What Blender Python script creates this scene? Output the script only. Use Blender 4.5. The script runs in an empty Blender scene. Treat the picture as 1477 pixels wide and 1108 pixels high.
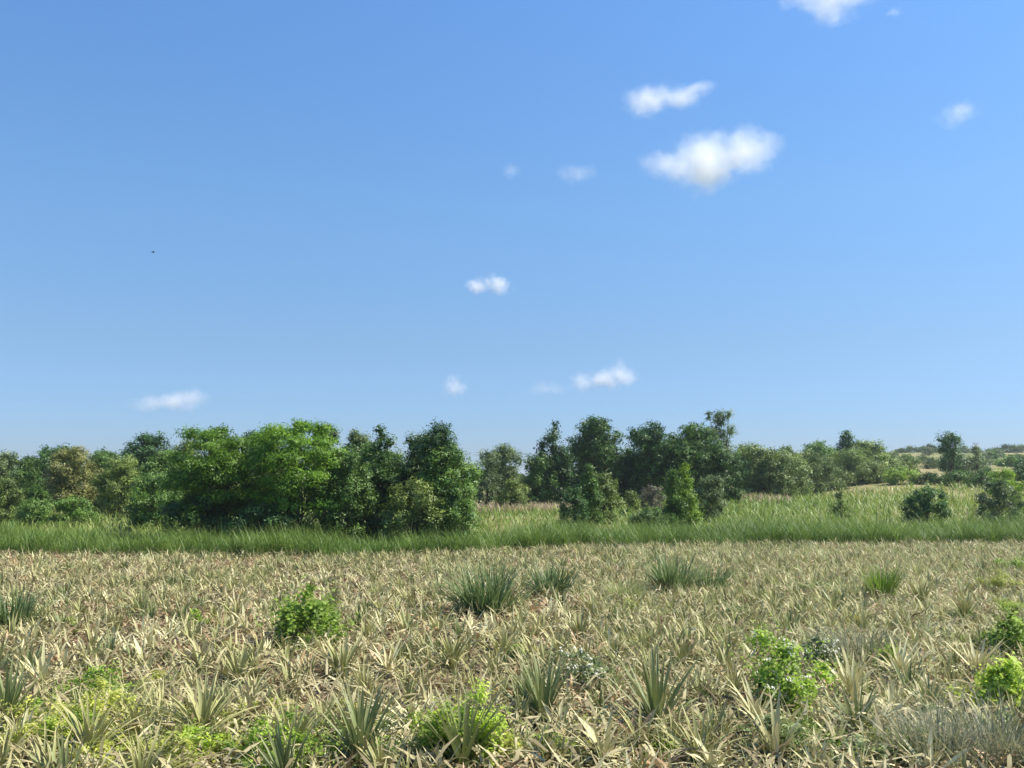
import bpy, math, random
import numpy as np
from mathutils import Vector

# ------------------------------------------------------------------ camera, sky, sun, exposure
scene = bpy.context.scene
COL = scene.collection
F, CX, CY, HORIZON = 1400.0, 738.5, 554.0, 690.0        # focal length and image centre in photo pixels
CAM_H = 3.0
PITCH = math.atan((HORIZON - CY) / F)
cam_data = bpy.data.cameras.new('camera')
cam_data.sensor_width = 36.0
cam_data.lens = 36.0 * F / 1477.0
cam_data.clip_start = 0.1
cam_data.clip_end = 60000.0
cam = bpy.data.objects.new('camera', cam_data)
cam.location = (0, 0, CAM_H)
cam.rotation_euler = (math.pi / 2 + PITCH, 0, 0)
COL.objects.link(cam)
scene.camera = cam

SUN_EL, SUN_AZ = math.radians(53), math.radians(84)     # azimuth clockwise from the viewing direction (+Y)
world = bpy.data.worlds.new('World')
scene.world = world
world.use_nodes = True
nt = world.node_tree
bg = nt.nodes['Background']
sky = nt.nodes.new('ShaderNodeTexSky')
sky.sky_type = 'NISHITA'
sky.sun_disc = False
sky.sun_elevation = SUN_EL
sky.sun_rotation = SUN_AZ
sky.altitude = 0
sky.air_density = 1.0
sky.dust_density = 0.6
sky.ozone_density = 2.0
# clear tropical air: an even colour balance that leans to blue towards the horizon, the same all the way round
tcw = nt.nodes.new('ShaderNodeTexCoord'); sepw = nt.nodes.new('ShaderNodeSeparateXYZ'); nt.links.new(tcw.outputs['Generated'], sepw.inputs[0])
bal = nt.nodes.new('ShaderNodeValToRGB'); nt.links.new(sepw.outputs[2], bal.inputs[0])
SKYBAL = [(0.0, (.74, .98, 1.62)), (.064, (.77, 1.03, 1.54)), (.135, (.92, 1.14, 1.43)), (.273, (1.10, 1.48, 1.75)), (.5, (1.15, 1.72, 2.22))]
while len(bal.color_ramp.elements) < len(SKYBAL): bal.color_ramp.elements.new(.5)
for e_, (p_, c_) in zip(bal.color_ramp.elements, SKYBAL): e_.position = p_; e_.color = (*c_, 1)
mulw = nt.nodes.new('ShaderNodeMix'); mulw.data_type = 'RGBA'; mulw.blend_type = 'MULTIPLY'; mulw.inputs[0].default_value = 1
nt.links.new(sky.outputs[0], mulw.inputs[6]); nt.links.new(bal.outputs[0], mulw.inputs[7])
nt.links.new(mulw.outputs[2], bg.inputs[0])
bg.inputs[1].default_value = 0.059
sun_data = bpy.data.lights.new('sun', 'SUN')
sun_data.energy = 5.0
sun_data.angle = math.radians(0.53)
sun_data.color = (1.0, 0.94, 0.82)
sun = bpy.data.objects.new('sun', sun_data)
sd = Vector((math.sin(SUN_AZ) * math.cos(SUN_EL), math.cos(SUN_AZ) * math.cos(SUN_EL), math.sin(SUN_EL)))
sun.rotation_euler = sd.to_track_quat('Z', 'Y').to_euler()
sun.location = (30, 10, 40)
COL.objects.link(sun)
scene.view_settings.view_transform = 'Standard'
scene.view_settings.look = 'None'
scene.view_settings.exposure = 0.74
scene.view_settings.gamma = 1.0
scene.view_settings.use_curve_mapping = False
scene.render.engine = 'CYCLES'
scene.cycles.use_denoising = True
scene.cycles.volume_bounces = 8
scene.cycles.max_bounces = 12
scene.cycles.diffuse_bounces = 3
scene.cycles.transmission_bounces = 4
scene.cycles.volume_step_rate = 1.0

# ------------------------------------------------------------------ helpers
RNG = np.random.default_rng(7)

def ray(px, py, d):
    """the point at ground distance d (metres along +Y) seen at a photo pixel"""
    u, v = (px - CX) / F, (CY - py) / F
    y = math.cos(PITCH) - math.sin(PITCH) * v
    z = math.sin(PITCH) + math.cos(PITCH) * v
    t = d / y
    return u * t, d, CAM_H + z * t

def ss(a, b, x):
    t = np.clip((np.asarray(x, float) - a) / (b - a), 0, 1)
    return t * t * (3 - 2 * t)

def terrain(x, y):
    x = np.asarray(x, float); y = np.asarray(y, float)
    z = 0.55 * ss(42, 70, y) + 0.9 * ss(90, 170, y)
    right = ss(10, 90, x)
    z = z + 1.3 * ss(70, 135, y) * ss(15, 60, x)
    z = z + right * (2.2 * ss(120, 190, y) + 8.5 * ss(190, 420, y)) + (1 - right) * 1.5 * ss(160, 420, y)
    z = z + ss(55, 90, y) * (0.25 * np.sin(x * 0.13 + y * 0.05) + 0.18 * np.sin(x * 0.31 - y * 0.11)) * ss(600, 300, y)
    return z

EDGE_X = np.array([-60, -18.8, -5.3, 3.2, 23, 70.0])
EDGE_Y = np.array([38.4, 37.2, 35.6, 41.0, 44.0, 48.0])
def edge(x):
    return np.interp(x, EDGE_X, EDGE_Y)

def make_mesh(name, V, Fc, mats, attrs=None, mat_idx=None, smooth=False):
    me = bpy.data.meshes.new(name)
    V = np.ascontiguousarray(V, dtype=np.float32); Fc = np.ascontiguousarray(Fc, dtype=np.int32)
    n, k = Fc.shape
    me.vertices.add(len(V)); me.vertices.foreach_set('co', V.ravel())
    me.loops.add(n * k); me.loops.foreach_set('vertex_index', Fc.ravel())
    me.polygons.add(n)
    me.polygons.foreach_set('loop_start', np.arange(0, n * k, k, dtype=np.int32))
    me.polygons.foreach_set('loop_total', np.full(n, k, dtype=np.int32))
    if mat_idx is not None:
        me.polygons.foreach_set('material_index', np.ascontiguousarray(mat_idx, dtype=np.int32))
    if smooth:
        me.polygons.foreach_set('use_smooth', np.ones(n, dtype=bool))
    for key, val in (attrs or {}).items():
        a = me.attributes.new(key, 'FLOAT', 'POINT')
        a.data.foreach_set('value', np.ascontiguousarray(val, dtype=np.float32))
    for m in (mats if isinstance(mats, (list, tuple)) else [mats]):
        me.materials.append(m)
    me.update(calc_edges=True)
    return me

def link(name, data, parent=None, loc=(0, 0, 0), rz=0.0, scale=None):
    o = bpy.data.objects.new(name, data)
    COL.objects.link(o)
    o.location = loc
    o.rotation_euler = (0, 0, rz)
    if scale is not None:
        o.scale = (scale,) * 3 if np.isscalar(scale) else scale
    if parent is not None:
        o.parent = parent
    return o

def tag(o, label=None, cat=None, group=None, kind=None):
    if label: o['label'] = label
    if cat: o['category'] = cat
    if group: o['group'] = group
    if kind: o['kind'] = kind
    return o

def unit(a):
    return a / np.maximum(np.linalg.norm(a, axis=-1, keepdims=True), 1e-9)

class Geo:
    """collects vertices, quads and per-vertex attributes"""
    def __init__(self): self.V, self.Fc, self.T, self.A, self.M, self.n = [], [], [], [], [], 0
    def add(self, V, Fc, tint, along, mat=0):
        self.V.append(V); self.Fc.append(Fc + self.n); self.T.append(tint); self.A.append(along)
        self.M.append(np.full(len(Fc), mat)); self.n += len(V)
    def mesh(self, name, mats, smooth=False):
        return make_mesh(name, np.concatenate(self.V), np.concatenate(self.Fc), mats,
                         {'tint': np.concatenate(self.T), 'along': np.concatenate(self.A)}, np.concatenate(self.M), smooth)

def strips(g, base, az, elev, length, width, droop, nseg=4, fold=0.0, twist=None, tint=None, mat=0, taper=1.0, wbase=0.75, power=1.4, rng=RNG):
    """leaf blades: each starts at base, leaves at elevation elev in direction az and bends down by droop"""
    N = len(base)
    s = np.linspace(0, 1, nseg + 1)
    sm = (s[1:] + s[:-1]) / 2
    e = elev[:, None] - droop[:, None] * sm[None, :] ** power
    dl = length[:, None] / nseg
    h = np.concatenate([np.zeros((N, 1)), np.cumsum(np.cos(e) * dl, 1)], 1)
    z = np.concatenate([np.zeros((N, 1)), np.cumsum(np.sin(e) * dl, 1)], 1)
    ca, sa = np.cos(az)[:, None], np.sin(az)[:, None]
    P = np.stack([base[:, 0:1] + h * ca, base[:, 1:2] + h * sa, base[:, 2:3] + z], -1)
    tw = np.zeros(N) if twist is None else twist
    tws = tw[:, None] * s[None, :]
    ev = np.concatenate([e[:, :1], e], 1)
    up = np.stack([-np.sin(ev) * ca, -np.sin(ev) * sa, np.cos(ev)], -1)
    side = np.stack([-sa * np.ones_like(h), ca * np.ones_like(h), np.zeros_like(h)], -1)
    sd2 = side * np.cos(tws)[..., None] + up * np.sin(tws)[..., None]
    nrm = -side * np.sin(tws)[..., None] + up * np.cos(tws)[..., None]
    prof = np.where(s < 0.25, wbase + (1 - wbase) * s / 0.25, 1 - np.clip((s - 0.25) / 0.75, 0, 1) ** (1.2 / taper) * 0.97)
    w = width[:, None] * prof[None, :] / 2
    L = P - sd2 * w[..., None]; R = P + sd2 * w[..., None]
    t = rng.random(N) if tint is None else tint
    if fold:
        L = L + nrm * (w * fold)[..., None]; R = R + nrm * (w * fold)[..., None]
        V = np.stack([L, P, R], 2); k = 3
    else:
        V = np.stack([L, R], 2); k = 2
    V = V.reshape(-1, 3)
    idx = np.arange(N)[:, None, None] * ((nseg + 1) * k) + (np.arange(nseg) * k)[None, :, None] + np.arange(k - 1)[None, None, :]
    Fq = np.stack([idx, idx + 1, idx + k + 1, idx + k], -1).reshape(-1, 4)
    g.add(V, Fq, np.repeat(t, (nseg + 1) * k), np.tile(np.repeat(s, k), N), mat)

def leaves(g, pos, nrm, length, width, tint=None, mat=0, six=False, rng=RNG, hang=0.0):
    """flat pointed leaves centred at pos, facing nrm; length along a random direction in the leaf plane"""
    N = len(pos)
    r = rng.normal(size=(N, 3)); r[:, 2] -= hang
    d = unit(r - nrm * np.sum(r * nrm, 1, keepdims=True))
    b = np.cross(nrm, d)
    l = length[:, None]; w = width[:, None] / 2
    t = rng.random(N) if tint is None else tint
    if six:
        P0 = pos - d * l * .5; P3 = pos + d * l * .5 - nrm * l * .12
        a = pos - d * l * .15; c = pos + d * l * .22
        V = np.stack([P0, a + b * w + nrm * l * .06, c + b * w * .75 + nrm * l * .02, P3, c - b * w * .75 + nrm * l * .02, a - b * w + nrm * l * .06], 1).reshape(-1, 3)
        i = np.arange(N)[:, None] * 6
        Fq = np.concatenate([i + np.array([[0, 1, 4, 5]]) , i + np.array([[1, 2, 3, 4]])])
        g.add(V, Fq, np.repeat(t, 6), np.tile(np.array([0, .3, .7, 1, .7, .3]), N), mat)
    else:
        V = np.stack([pos - d * l * .55, pos + d * l * .45 + b * w * 1.1, pos + d * l * .45 - b * w * 1.1], 1).reshape(-1, 3)
        i = np.arange(N)[:, None] * 3
        g.add(V, i + np.array([[0, 1, 2]]), np.repeat(t, 3), np.tile(np.array([0, 1, 1]), N), mat)

def tube(g, pts, rad, sides=6):
    pts = np.asarray(pts, float); rad = np.asarray(rad, float); n = len(pts)
    tan = unit(np.gradient(pts, axis=0))
    ref = np.where(np.abs(tan[:, 2:3]) > 0.9, np.array([[1., 0, 0]]), np.array([[0, 0, 1.]]))
    a = unit(np.cross(tan, ref)); b = np.cross(tan, a)
    th = np.linspace(0, 2 * np.pi, sides, endpoint=False)
    V = pts[:, None, :] + rad[:, None, None] * (a[:, None, :] * np.cos(th)[None, :, None] + b[:, None, :] * np.sin(th)[None, :, None])
    V = V.reshape(-1, 3)
    i = (np.arange(n - 1) * sides)[:, None]; j = np.arange(sides)[None, :]; j2 = (j + 1) % sides
    Fq = np.stack([i + j, i + j2, i + sides + j2, i + sides + j], -1).reshape(-1, 4)
    g.add(V, Fq, np.full(len(V), .5), np.repeat(np.linspace(0, 1, n), sides))

# ------------------------------------------------------------------ materials
def new_mat(name):
    m = bpy.data.materials.new(name); m.use_nodes = True
    t = m.node_tree; t.nodes.clear()
    out = t.nodes.new('ShaderNodeOutputMaterial')
    return m, t, out

def ramp(t, stops, fac):
    r = t.nodes.new('ShaderNodeValToRGB')
    el = r.color_ramp.elements
    while len(el) < len(stops): el.new(0.5)
    for e, (p, c) in zip(el, stops):
        e.position = p; e.color = (*c, 1)
    t.links.new(fac, r.inputs[0])
    return r.outputs[0]

def mth(t, op, a, b=None, c=None, clamp=False):
    n = t.nodes.new('ShaderNodeMath'); n.operation = op; n.use_clamp = clamp
    for i, v in enumerate((a, b, c)):
        if v is None: continue
        if isinstance(v, (int, float)): n.inputs[i].default_value = v
        else: t.links.new(v, n.inputs[i])
    return n.outputs[0]

def mixc(t, fac, a, b):
    n = t.nodes.new('ShaderNodeMix'); n.data_type = 'RGBA'
    if isinstance(fac, (int, float)): n.inputs[0].default_value = fac
    else: t.links.new(fac, n.inputs[0])
    for i, v in ((6, a), (7, b)):
        if isinstance(v, tuple): n.inputs[i].default_value = (*v, 1)
        else: t.links.new(v, n.inputs[i])
    return n.outputs[2]

def attr(t, name):
    n = t.nodes.new('ShaderNodeAttribute'); n.attribute_name = name
    return n.outputs['Fac']

def noise(t, scale, detail=3, rough=.55, vec=None):
    n = t.nodes.new('ShaderNodeTexNoise'); n.inputs['Scale'].default_value = scale
    n.inputs['Detail'].default_value = detail; n.inputs['Roughness'].default_value = rough
    if vec is not None: t.links.new(vec, n.inputs['Vector'])
    return n.outputs['Fac']

def leaf_mat(name, stops, tip=None, trans=0.3, rough=0.5, spec=0.35, patch=None):
    """foliage: colour from a ramp over each leaf's own tint plus the plant's own variation"""
    m, t, out = new_mat(name)
    oi = t.nodes.new('ShaderNodeObjectInfo')
    f = mth(t, 'ADD', mth(t, 'MULTIPLY', attr(t, 'tint'), .7), mth(t, 'MULTIPLY', oi.outputs['Random'], .3))
    if patch:
        geo = t.nodes.new('ShaderNodeNewGeometry')
        nz = noise(t, patch, 3, .6, geo.outputs['Position'])
        f = mth(t, 'ADD', mth(t, 'MULTIPLY', f, .6), mth(t, 'MULTIPLY', mth(t, 'SUBTRACT', nz, .3), 1.0), clamp=True)
    col = ramp(t, stops, f)
    if tip:
        lo, hi, c = tip
        fac = mth(t, 'MULTIPLY', mth(t, 'DIVIDE', mth(t, 'SUBTRACT', attr(t, 'along'), lo), hi - lo, clamp=True), .8)
        col = mixc(t, fac, col, c)
    p = t.nodes.new('ShaderNodeBsdfPrincipled')
    p.inputs['Roughness'].default_value = rough
    p.inputs['Specular IOR Level'].default_value = spec
    t.links.new(col, p.inputs['Base Color'])
    tr = t.nodes.new('ShaderNodeBsdfTranslucent'); t.links.new(col, tr.inputs[0])
    mx = t.nodes.new('ShaderNodeMixShader'); mx.inputs[0].default_value = trans
    t.links.new(p.outputs[0], mx.inputs[1]); t.links.new(tr.outputs[0], mx.inputs[2])
    t.links.new(mx.outputs[0], out.inputs[0])
    return m

def plain_mat(name, stops, scale, rough=.9):
    m, t, out = new_mat(name)
    geo = t.nodes.new('ShaderNodeNewGeometry')
    p = t.nodes.new('ShaderNodeBsdfPrincipled'); p.inputs['Roughness'].default_value = rough
    p.inputs['Specular IOR Level'].default_value = .15
    t.links.new(ramp(t, stops, noise(t, scale, 5, .65, geo.outputs['Position'])), p.inputs['Base Color'])
    t.links.new(p.outputs[0], out.inputs[0])
    return m

def green(name, c, spread=.55, trans=.26, spec=.3, warm=(1.25, 1.15, .9), patch=None):
    c = np.array(c)
    lo = c * (1 - spread); hi = c * (1 + spread) * np.array(warm)
    return leaf_mat(name, [(0.1, tuple(lo)), (.5, tuple(c)), (.9, tuple(np.minimum(hi, .9)))], trans=trans, spec=spec, patch=patch)

M = {
 'bark': plain_mat('bark', [(.3, (.05, .038, .028)), (.7, (.16, .125, .095))], 9),
 'dark': green('dark_leaf', (.082, .158, .032)),
 'deep': green('deep_leaf', (.064, .135, .036)),
 'fresh': green('fresh_leaf', (.13, .245, .027), trans=.38),
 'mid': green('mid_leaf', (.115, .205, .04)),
 'olive': green('olive_leaf', (.24, .25, .075), spread=.35),
 'olivegreen': green('olive_green_leaf', (.165, .225, .055), spread=.4),
 'grey': green('grey_leaf', (.145, .20, .078), spread=.35),
 'lime': green('lime_leaf', (.36, .48, .08), trans=.5),
 'sunlit': green('sunlit_leaf', (.19, .30, .035), trans=.35),  # sunny-side brightness of the spiky shrub put into the leaf colour
 'hazygreen': green('hazed_green_leaf', (.185, .255, .075)),  # distance haze mixed into the leaf colour of the farther trees
 'weed': green('weed_leaf', (.25, .37, .06), trans=.48),
 'yellowweed': green('yellow_weed_leaf', (.44, .48, .11), spread=.4, trans=.48),
 'greyweed': green('grey_weed_leaf', (.24, .30, .12), spread=.35),
 'drybush': green('dry_bush_leaf', (.19, .18, .11), spread=.35),
 'flower': leaf_mat('white_petal', [(0, (.66, .64, .52)), (1, (.82, .80, .70))], trans=.3),
 'stem': plain_mat('stem', [(.3, (.08, .10, .03)), (.7, (.16, .15, .06))], 14),
}
M['straw'] = leaf_mat('straw_leaf', [(.0, (.13, .10, .05)), (.2, (.30, .255, .125)), (.42, (.49, .455, .235)), (.65, (.67, .615, .345)), (.9, (.86, .82, .53))], tip=(.75, 1, (.38, .28, .14)), trans=.10, rough=.6, spec=.2, patch=.35)
M['oliveblade'] = leaf_mat('olive_blade', [(.0, (.12, .13, .04)), (.35, (.26, .265, .095)), (.7, (.44, .43, .18)), (1, (.62, .57, .28))], tip=(.55, 1, (.52, .43, .2)), trans=.15, rough=.55, spec=.25, patch=.5)
M['litter'] = leaf_mat('dead_leaf', [(.0, (.07, .05, .028)), (.25, (.19, .145, .075)), (.5, (.36, .31, .165)), (.75, (.54, .48, .28)), (1, (.70, .64, .41))], trans=.1, rough=.7, spec=.15, patch=.6)
M['rust'] = leaf_mat('rust_leaf', [(.0, (.16, .095, .05)), (.4, (.39, .24, .125)), (.75, (.56, .37, .19)), (1, (.66, .48, .25))], tip=(.6, 1, (.42, .33, .2)), trans=.15, patch=.5)
M['greenblade'] = leaf_mat('green_blade', [(.0, (.08, .11, .035)), (.4, (.17, .21, .07)), (.8, (.30, .33, .13)), (1, (.44, .43, .2))], tip=(.6, 1, (.36, .31, .16)), trans=.18, rough=.5, spec=.3)
M['grass'] = leaf_mat('tall_grass', [(.0, (.035, .08, .012)), (.4, (.09, .165, .024)), (.75, (.17, .26, .04)), (1, (.32, .36, .09))], tip=(.75, 1, (.24, .30, .06)), trans=.35, patch=.16)
M['meadow'] = leaf_mat('meadow_grass', [(.0, (.08, .155, .022)), (.35, (.16, .25, .036)), (.68, (.27, .33, .07)), (.98, (.46, .41, .17))], tip=(.75, 1, (.36, .35, .12)), trans=.3, patch=.07)
M['blueblade'] = leaf_mat('blue_green_blade', [(.0, (.035, .075, .022)), (.5, (.11, .18, .055)), (1, (.28, .34, .13))], tip=(.6, 1, (.26, .31, .12)), trans=.3)
M['limeblade'] = leaf_mat('lime_blade', [(.0, (.10, .19, .02)), (.5, (.19, .30, .035)), (1, (.30, .36, .07))], trans=.35)
M['feather'] = leaf_mat('feathery_blade', [(.0, (.13, .15, .08)), (.5, (.25, .26, .15)), (1, (.42, .38, .26))], trans=.3)
M['fieldgrass'] = leaf_mat('field_grass', [(.0, (.12, .18, .04)), (.4, (.25, .31, .08)), (.8, (.42, .43, .17)), (1, (.52, .48, .24))], tip=(.5, 1, (.44, .43, .2)), trans=.3, patch=.3)

# ground materials
def ground_mat():
    m, t, out = new_mat('meadow_ground')
    geo = t.nodes.new('ShaderNodeNewGeometry')
    n1 = noise(t, .03, 4, .6, geo.outputs['Position']); n2 = noise(t, .6, 5, .7, geo.outputs['Position'])
    f = mth(t, 'ADD', mth(t, 'MULTIPLY', n1, .75), mth(t, 'MULTIPLY', n2, .3))
    col = ramp(t, [(.35, (.06, .095, .028)), (.5, (.12, .14, .045)), (.58, (.25, .21, .10)), (.7, (.40, .31, .18))], f)
    sep = t.nodes.new('ShaderNodeSeparateXYZ'); t.links.new(geo.outputs['Position'], sep.inputs[0])
    far = mth(t, 'DIVIDE', mth(t, 'SUBTRACT', sep.outputs[1], 240), 60, clamp=True)
    dry = ramp(t, [(.3, (.13, .15, .05)), (.5, (.25, .22, .10)), (.75, (.44, .34, .2))], n2)
    patchy = mth(t, 'MULTIPLY', far, ramp(t, [(.46, (.1,) * 3), (.6, (1, 1, 1))], noise(t, .03, 4, .6, geo.outputs['Position'])))
    col = mixc(t, patchy, col, dry)
    p = t.nodes.new('ShaderNodeBsdfPrincipled'); p.inputs['Roughness'].default_value = .95; p.inputs['Specular IOR Level'].default_value = .1
    t.links.new(col, p.inputs['Base Color'])
    b = t.nodes.new('ShaderNodeBump'); b.inputs['Strength'].default_value = .6; b.inputs['Distance'].default_value = .3
    t.links.new(n2, b.inputs['Height']); t.links.new(b.outputs[0], p.inputs['Normal'])
    t.links.new(p.outputs[0], out.inputs[0])
    return m
M['ground'] = ground_mat()
M['soil'] = plain_mat('field_soil', [(.3, (.045, .03, .02)), (.5, (.10, .065, .04)), (.7, (.19, .13, .08))], 3.2, .95)

# ------------------------------------------------------------------ the setting: ground and field
def axis(lo, hi, fine, grow):
    """coordinates from lo to hi that are fine apart near 0 and grow apart further out"""
    out, v, s = [0.0], 0.0, fine
    while v < max(abs(lo), abs(hi)):
        v += s; s *= grow; out.append(v)
    out = np.array(out)
    neg = -out[1:][out[1:] <= abs(lo) * 1.2][::-1] if lo < 0 else np.array([])
    return np.concatenate([neg, out])

xs = axis(-3000, 3000, 2.0, 1.06)
ys = np.concatenate([np.linspace(-60, 30, 13), np.linspace(32, 240, 105), 240 + axis(0, 3000, 5, 1.07)[1:]])
X, Y = np.meshgrid(xs, ys)
V = np.stack([X, Y, terrain(X, Y)], -1).reshape(-1, 3)
nx, ny = len(xs), len(ys)
i = (np.arange(ny - 1) * nx)[:, None] + np.arange(nx - 1)[None, :]
Fq = np.stack([i, i + 1, i + nx + 1, i + nx], -1).reshape(-1, 4)
tag(link('ground', make_mesh('ground', V, Fq, M['ground'], smooth=True)), kind='structure', label='rolling meadow ground behind the pineapple field', cat='ground')
xs2 = np.linspace(-40, 45, 171)
rows = np.linspace(0, 1, 40)
V = []
for r in rows:
    yy = -8 + (edge(xs2) + 8) * r
    V.append(np.stack([xs2, yy, .004 + terrain(xs2, yy) + .05 * (1 + np.sin(xs2 * 5.1 + np.sin(yy * .3)))], -1))
V = np.concatenate(V); nx = len(xs2)
i = (np.arange(len(rows) - 1) * nx)[:, None] + np.arange(nx - 1)[None, :]
Fq = np.stack([i, i + 1, i + nx + 1, i + nx], -1).reshape(-1, 4)
tag(link('field', make_mesh('field', V, Fq, M['soil'], smooth=True)), kind='structure', label='ploughed brown soil of the pineapple field', cat='field')

# ------------------------------------------------------------------ trees and shrubs
def tree(name, label, cat, x0, x1, top, d, mat, style='round', seed=1, group=None, bottom=.12, lobes=None, leaf=.16, aspect=.45,
         lai=5.6, six=False, upw=.4, lobe=.36, trunk_r=None, base_drop=0.0, droop=0.0, jitter=1.0, stems=1, flowers=0, shoots=0):
    rng = np.random.default_rng(seed * 7919 + 13)
    if not six: leaf = leaf * .8
    cx = (x0 + x1) / 2
    X0, _, ztop = ray(cx, top, d)
    R = (x1 - x0) / 2 / F * d
    gz = float(terrain(X0, d))
    H = ztop - gz
    zb = H * bottom
    ch = (H - zb) / 2                                    # crown half height
    cz = zb + ch
    def env(u):                                         # crown half-width at relative height u in -1..1
        v = (u + 1) / 2
        if style == 'cone': return (1 - v) ** .75 * 1.02 * min(1, v * 6 + .45)
        if style == 'column': return .9 * math.sqrt(max(0, 1 - max(0, (abs(u) - .55) / .45) ** 2))
        if style == 'dome': return math.sqrt(max(0, 1 - max(0, u) ** 2)) * (.92 + .08 * math.cos(u * 5))
        if style == 'vase': return math.sqrt(max(0, 1 - max(0, (u - .3) / .7) ** 2)) * (.35 + .65 * ss(-1, .3, u))
        return math.sqrt(max(0, 1 - u * u))
    n = lobes or 16
    if cat in ('tree', 'shrub'): n = int(n * 1.4); lobe = lobe * .84
    cand, C, RR = [], [], []
    for k in range(n):
        best, bd = None, -1
        for _ in range(14):
            u = rng.uniform(-.92, .86); a = rng.uniform(0, 2 * np.pi)
            e = env(u) * rng.uniform(.45, .86)
            p = np.array([e * math.cos(a), e * math.sin(a), u])
            dd = min([np.linalg.norm(p - q) for q in C], default=1)
            if dd > bd: best, bd = p, dd
        C.append(best)
    C += [np.array([rng.normal() * .05, rng.normal() * .05, u]) for u in (-.1, .25, .5, .68)]; n += 4   # along the stem
    C = np.array(C)
    top_k = int(np.argmax(C[:, 2])); C[top_k, 2] = .82; C[top_k, :2] *= .4
    size = lobe * rng.uniform(.75, 1.25, n) * np.clip([env(float(u)) + .25 for u in C[:, 2]], .45, 1)
    ctr = np.stack([C[:, 0] * R, C[:, 1] * R * .9, cz + C[:, 2] * ch], -1)
    if six:                                             # weeds sprawl unevenly
        ctr[:, :2] *= rng.uniform(.5, 1.45, (n, 1)); ctr[:, 2] *= rng.uniform(.45, 1.12, n); size = size * rng.uniform(.5, 1.5, n)
    mean = (R + ch) / 2
    rad = np.stack([size * (R * .7 + mean * .3), size * (R * .7 + mean * .3), size * (ch * .5 + mean * .5)], -1)
    if style == 'layered' or droop:
        rad[:, 2] *= .62; rad[:, :2] *= 1.15
    ctr[:, 2] = np.clip(ctr[:, 2], zb + rad[:, 2] * .5, H - rad[:, 2] * .97)
    g = Geo()
    # leaves: twigs on every lobe's shell, a spray of leaves on each twig
    la = leaf * leaf * aspect * .55
    ntot = int(lai * math.pi * R * ch / la)
    share = rad[:, 0] * rad[:, 2]; share = share / share.sum()
    per = 12
    for k in range(n):
        mc = max(3, int(ntot * share[k] / (60 if six else 14)))           # leaves deep inside the lobe
        dc = unit(rng.normal(size=(mc, 3)))
        pc = ctr[k] + dc * rad[k] * rng.uniform(.2, .72, mc)[:, None]
        pc = pc[pc[:, 2] > .03]
        leaves(g, pc, unit(rng.normal(size=pc.shape)), np.full(len(pc), leaf * 2.2), np.full(len(pc), leaf * 1.3), np.clip(rng.normal(.4, .15, len(pc)), 0, 1), six=six, rng=rng)
        m = max(3, int(ntot * share[k] / per))
        dirs = unit(rng.normal(size=(m, 3)) + np.array([0, 0, .25]))
        rr = 1.0 - .5 * rng.random(m) ** 1.6
        lump = 1 + .18 * np.sin(dirs[:, 0] * 5 + k) * np.cos(dirs[:, 2] * 6 + 2 * k) + .07 * rng.normal(size=m) * jitter
        tw = ctr[k] + dirs * rad[k] * (rr * lump)[:, None]
        sp = leaf * .95
        pos = np.repeat(tw, per, 0) + rng.normal(size=(m * per, 3)) * np.array([sp, sp, sp * .7])
        out = np.repeat(dirs, per, 0)
        nr = unit(out * .95 + np.array([0, 0, upw]) + np.repeat(rng.normal(size=(m, 3)) * .5, per, 0) + rng.normal(size=(m * per, 3)) * .24)
        tint = np.clip(np.repeat(rng.normal(.5, .18, m), per) + rng.normal(0, .13, m * per) + (rng.random() - .5) * .25, 0, 1)
        keep = pos[:, 2] > .03
        pos, nr, tint = pos[keep], nr[keep], tint[keep]
        ln = leaf * rng.uniform(.7, 1.3, len(pos))
        leaves(g, pos, nr, ln, ln * aspect * rng.uniform(.8, 1.2, len(pos)), tint, six=six, rng=rng, hang=droop)
    for q in range(shoots):                              # leafy shoots that stick out of the crown
        c0 = ctr[rng.integers(0, n)] * np.array([1.1, 1.1, rng.uniform(.3, .75)])
        dv = unit(np.array([rng.normal() * .55, rng.normal() * .55, 1.0])); L = H * rng.uniform(.25, .75)
        mm = 16; sgl = np.linspace(.1, 1, mm)
        pos = c0 + dv * (sgl * L)[:, None] + rng.normal(size=(mm, 3)) * leaf * .45
        pos[:, 2] = np.maximum(pos[:, 2], .03)
        ll = leaf * (1.25 - .6 * sgl)
        leaves(g, pos, unit(rng.normal(size=(mm, 3)) * .6 + np.array([0, -.2, .8])), ll, ll * aspect, np.clip(rng.normal(.55, .2, mm), 0, 1), six=six, rng=rng)
    crown = g.mesh(name + '_crown', M[mat])
    root = link(name, None, loc=(X0, d, gz))
    tag(root, label, cat, group)
    link('crown', crown, root)
    t = Geo()
    tr = trunk_r or max(.02, H * .018)
    for sgi in range(stems):
        off = rng.normal(size=2) * R * .12 * (stems > 1)
        bend = rng.normal(size=2) * R * .08
        hh = np.linspace(-.12, max(zb + ch * .9, H * .5), 6)
        q = hh / hh[-1]
        pts = np.stack([off[0] + bend[0] * np.sin(q * 3), off[1] + bend[1] * np.sin(q * 2.4), hh], -1)
        tube(t, pts, tr * (1 - .6 * np.clip(q, 0, 1)) / stems ** .5, 7)
        for k in rng.permutation(n)[:max(4, n * 3 // 4 // stems)]:
            j = rng.integers(1, 5)
            a = pts[j]; b = ctr[k]
            mid = (a + b) / 2 + np.array([0, 0, -.1 * np.linalg.norm(b - a)]) + rng.normal(size=3) * .05 * R
            tube(t, [a, (a * .6 + mid * .4), mid, b], tr * np.array([.5, .4, .3, .12]) / stems ** .5, 5)
    link('trunk' if cat == 'tree' else 'stems', t.mesh(name + '_trunk', M['bark'], True), root)
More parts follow.
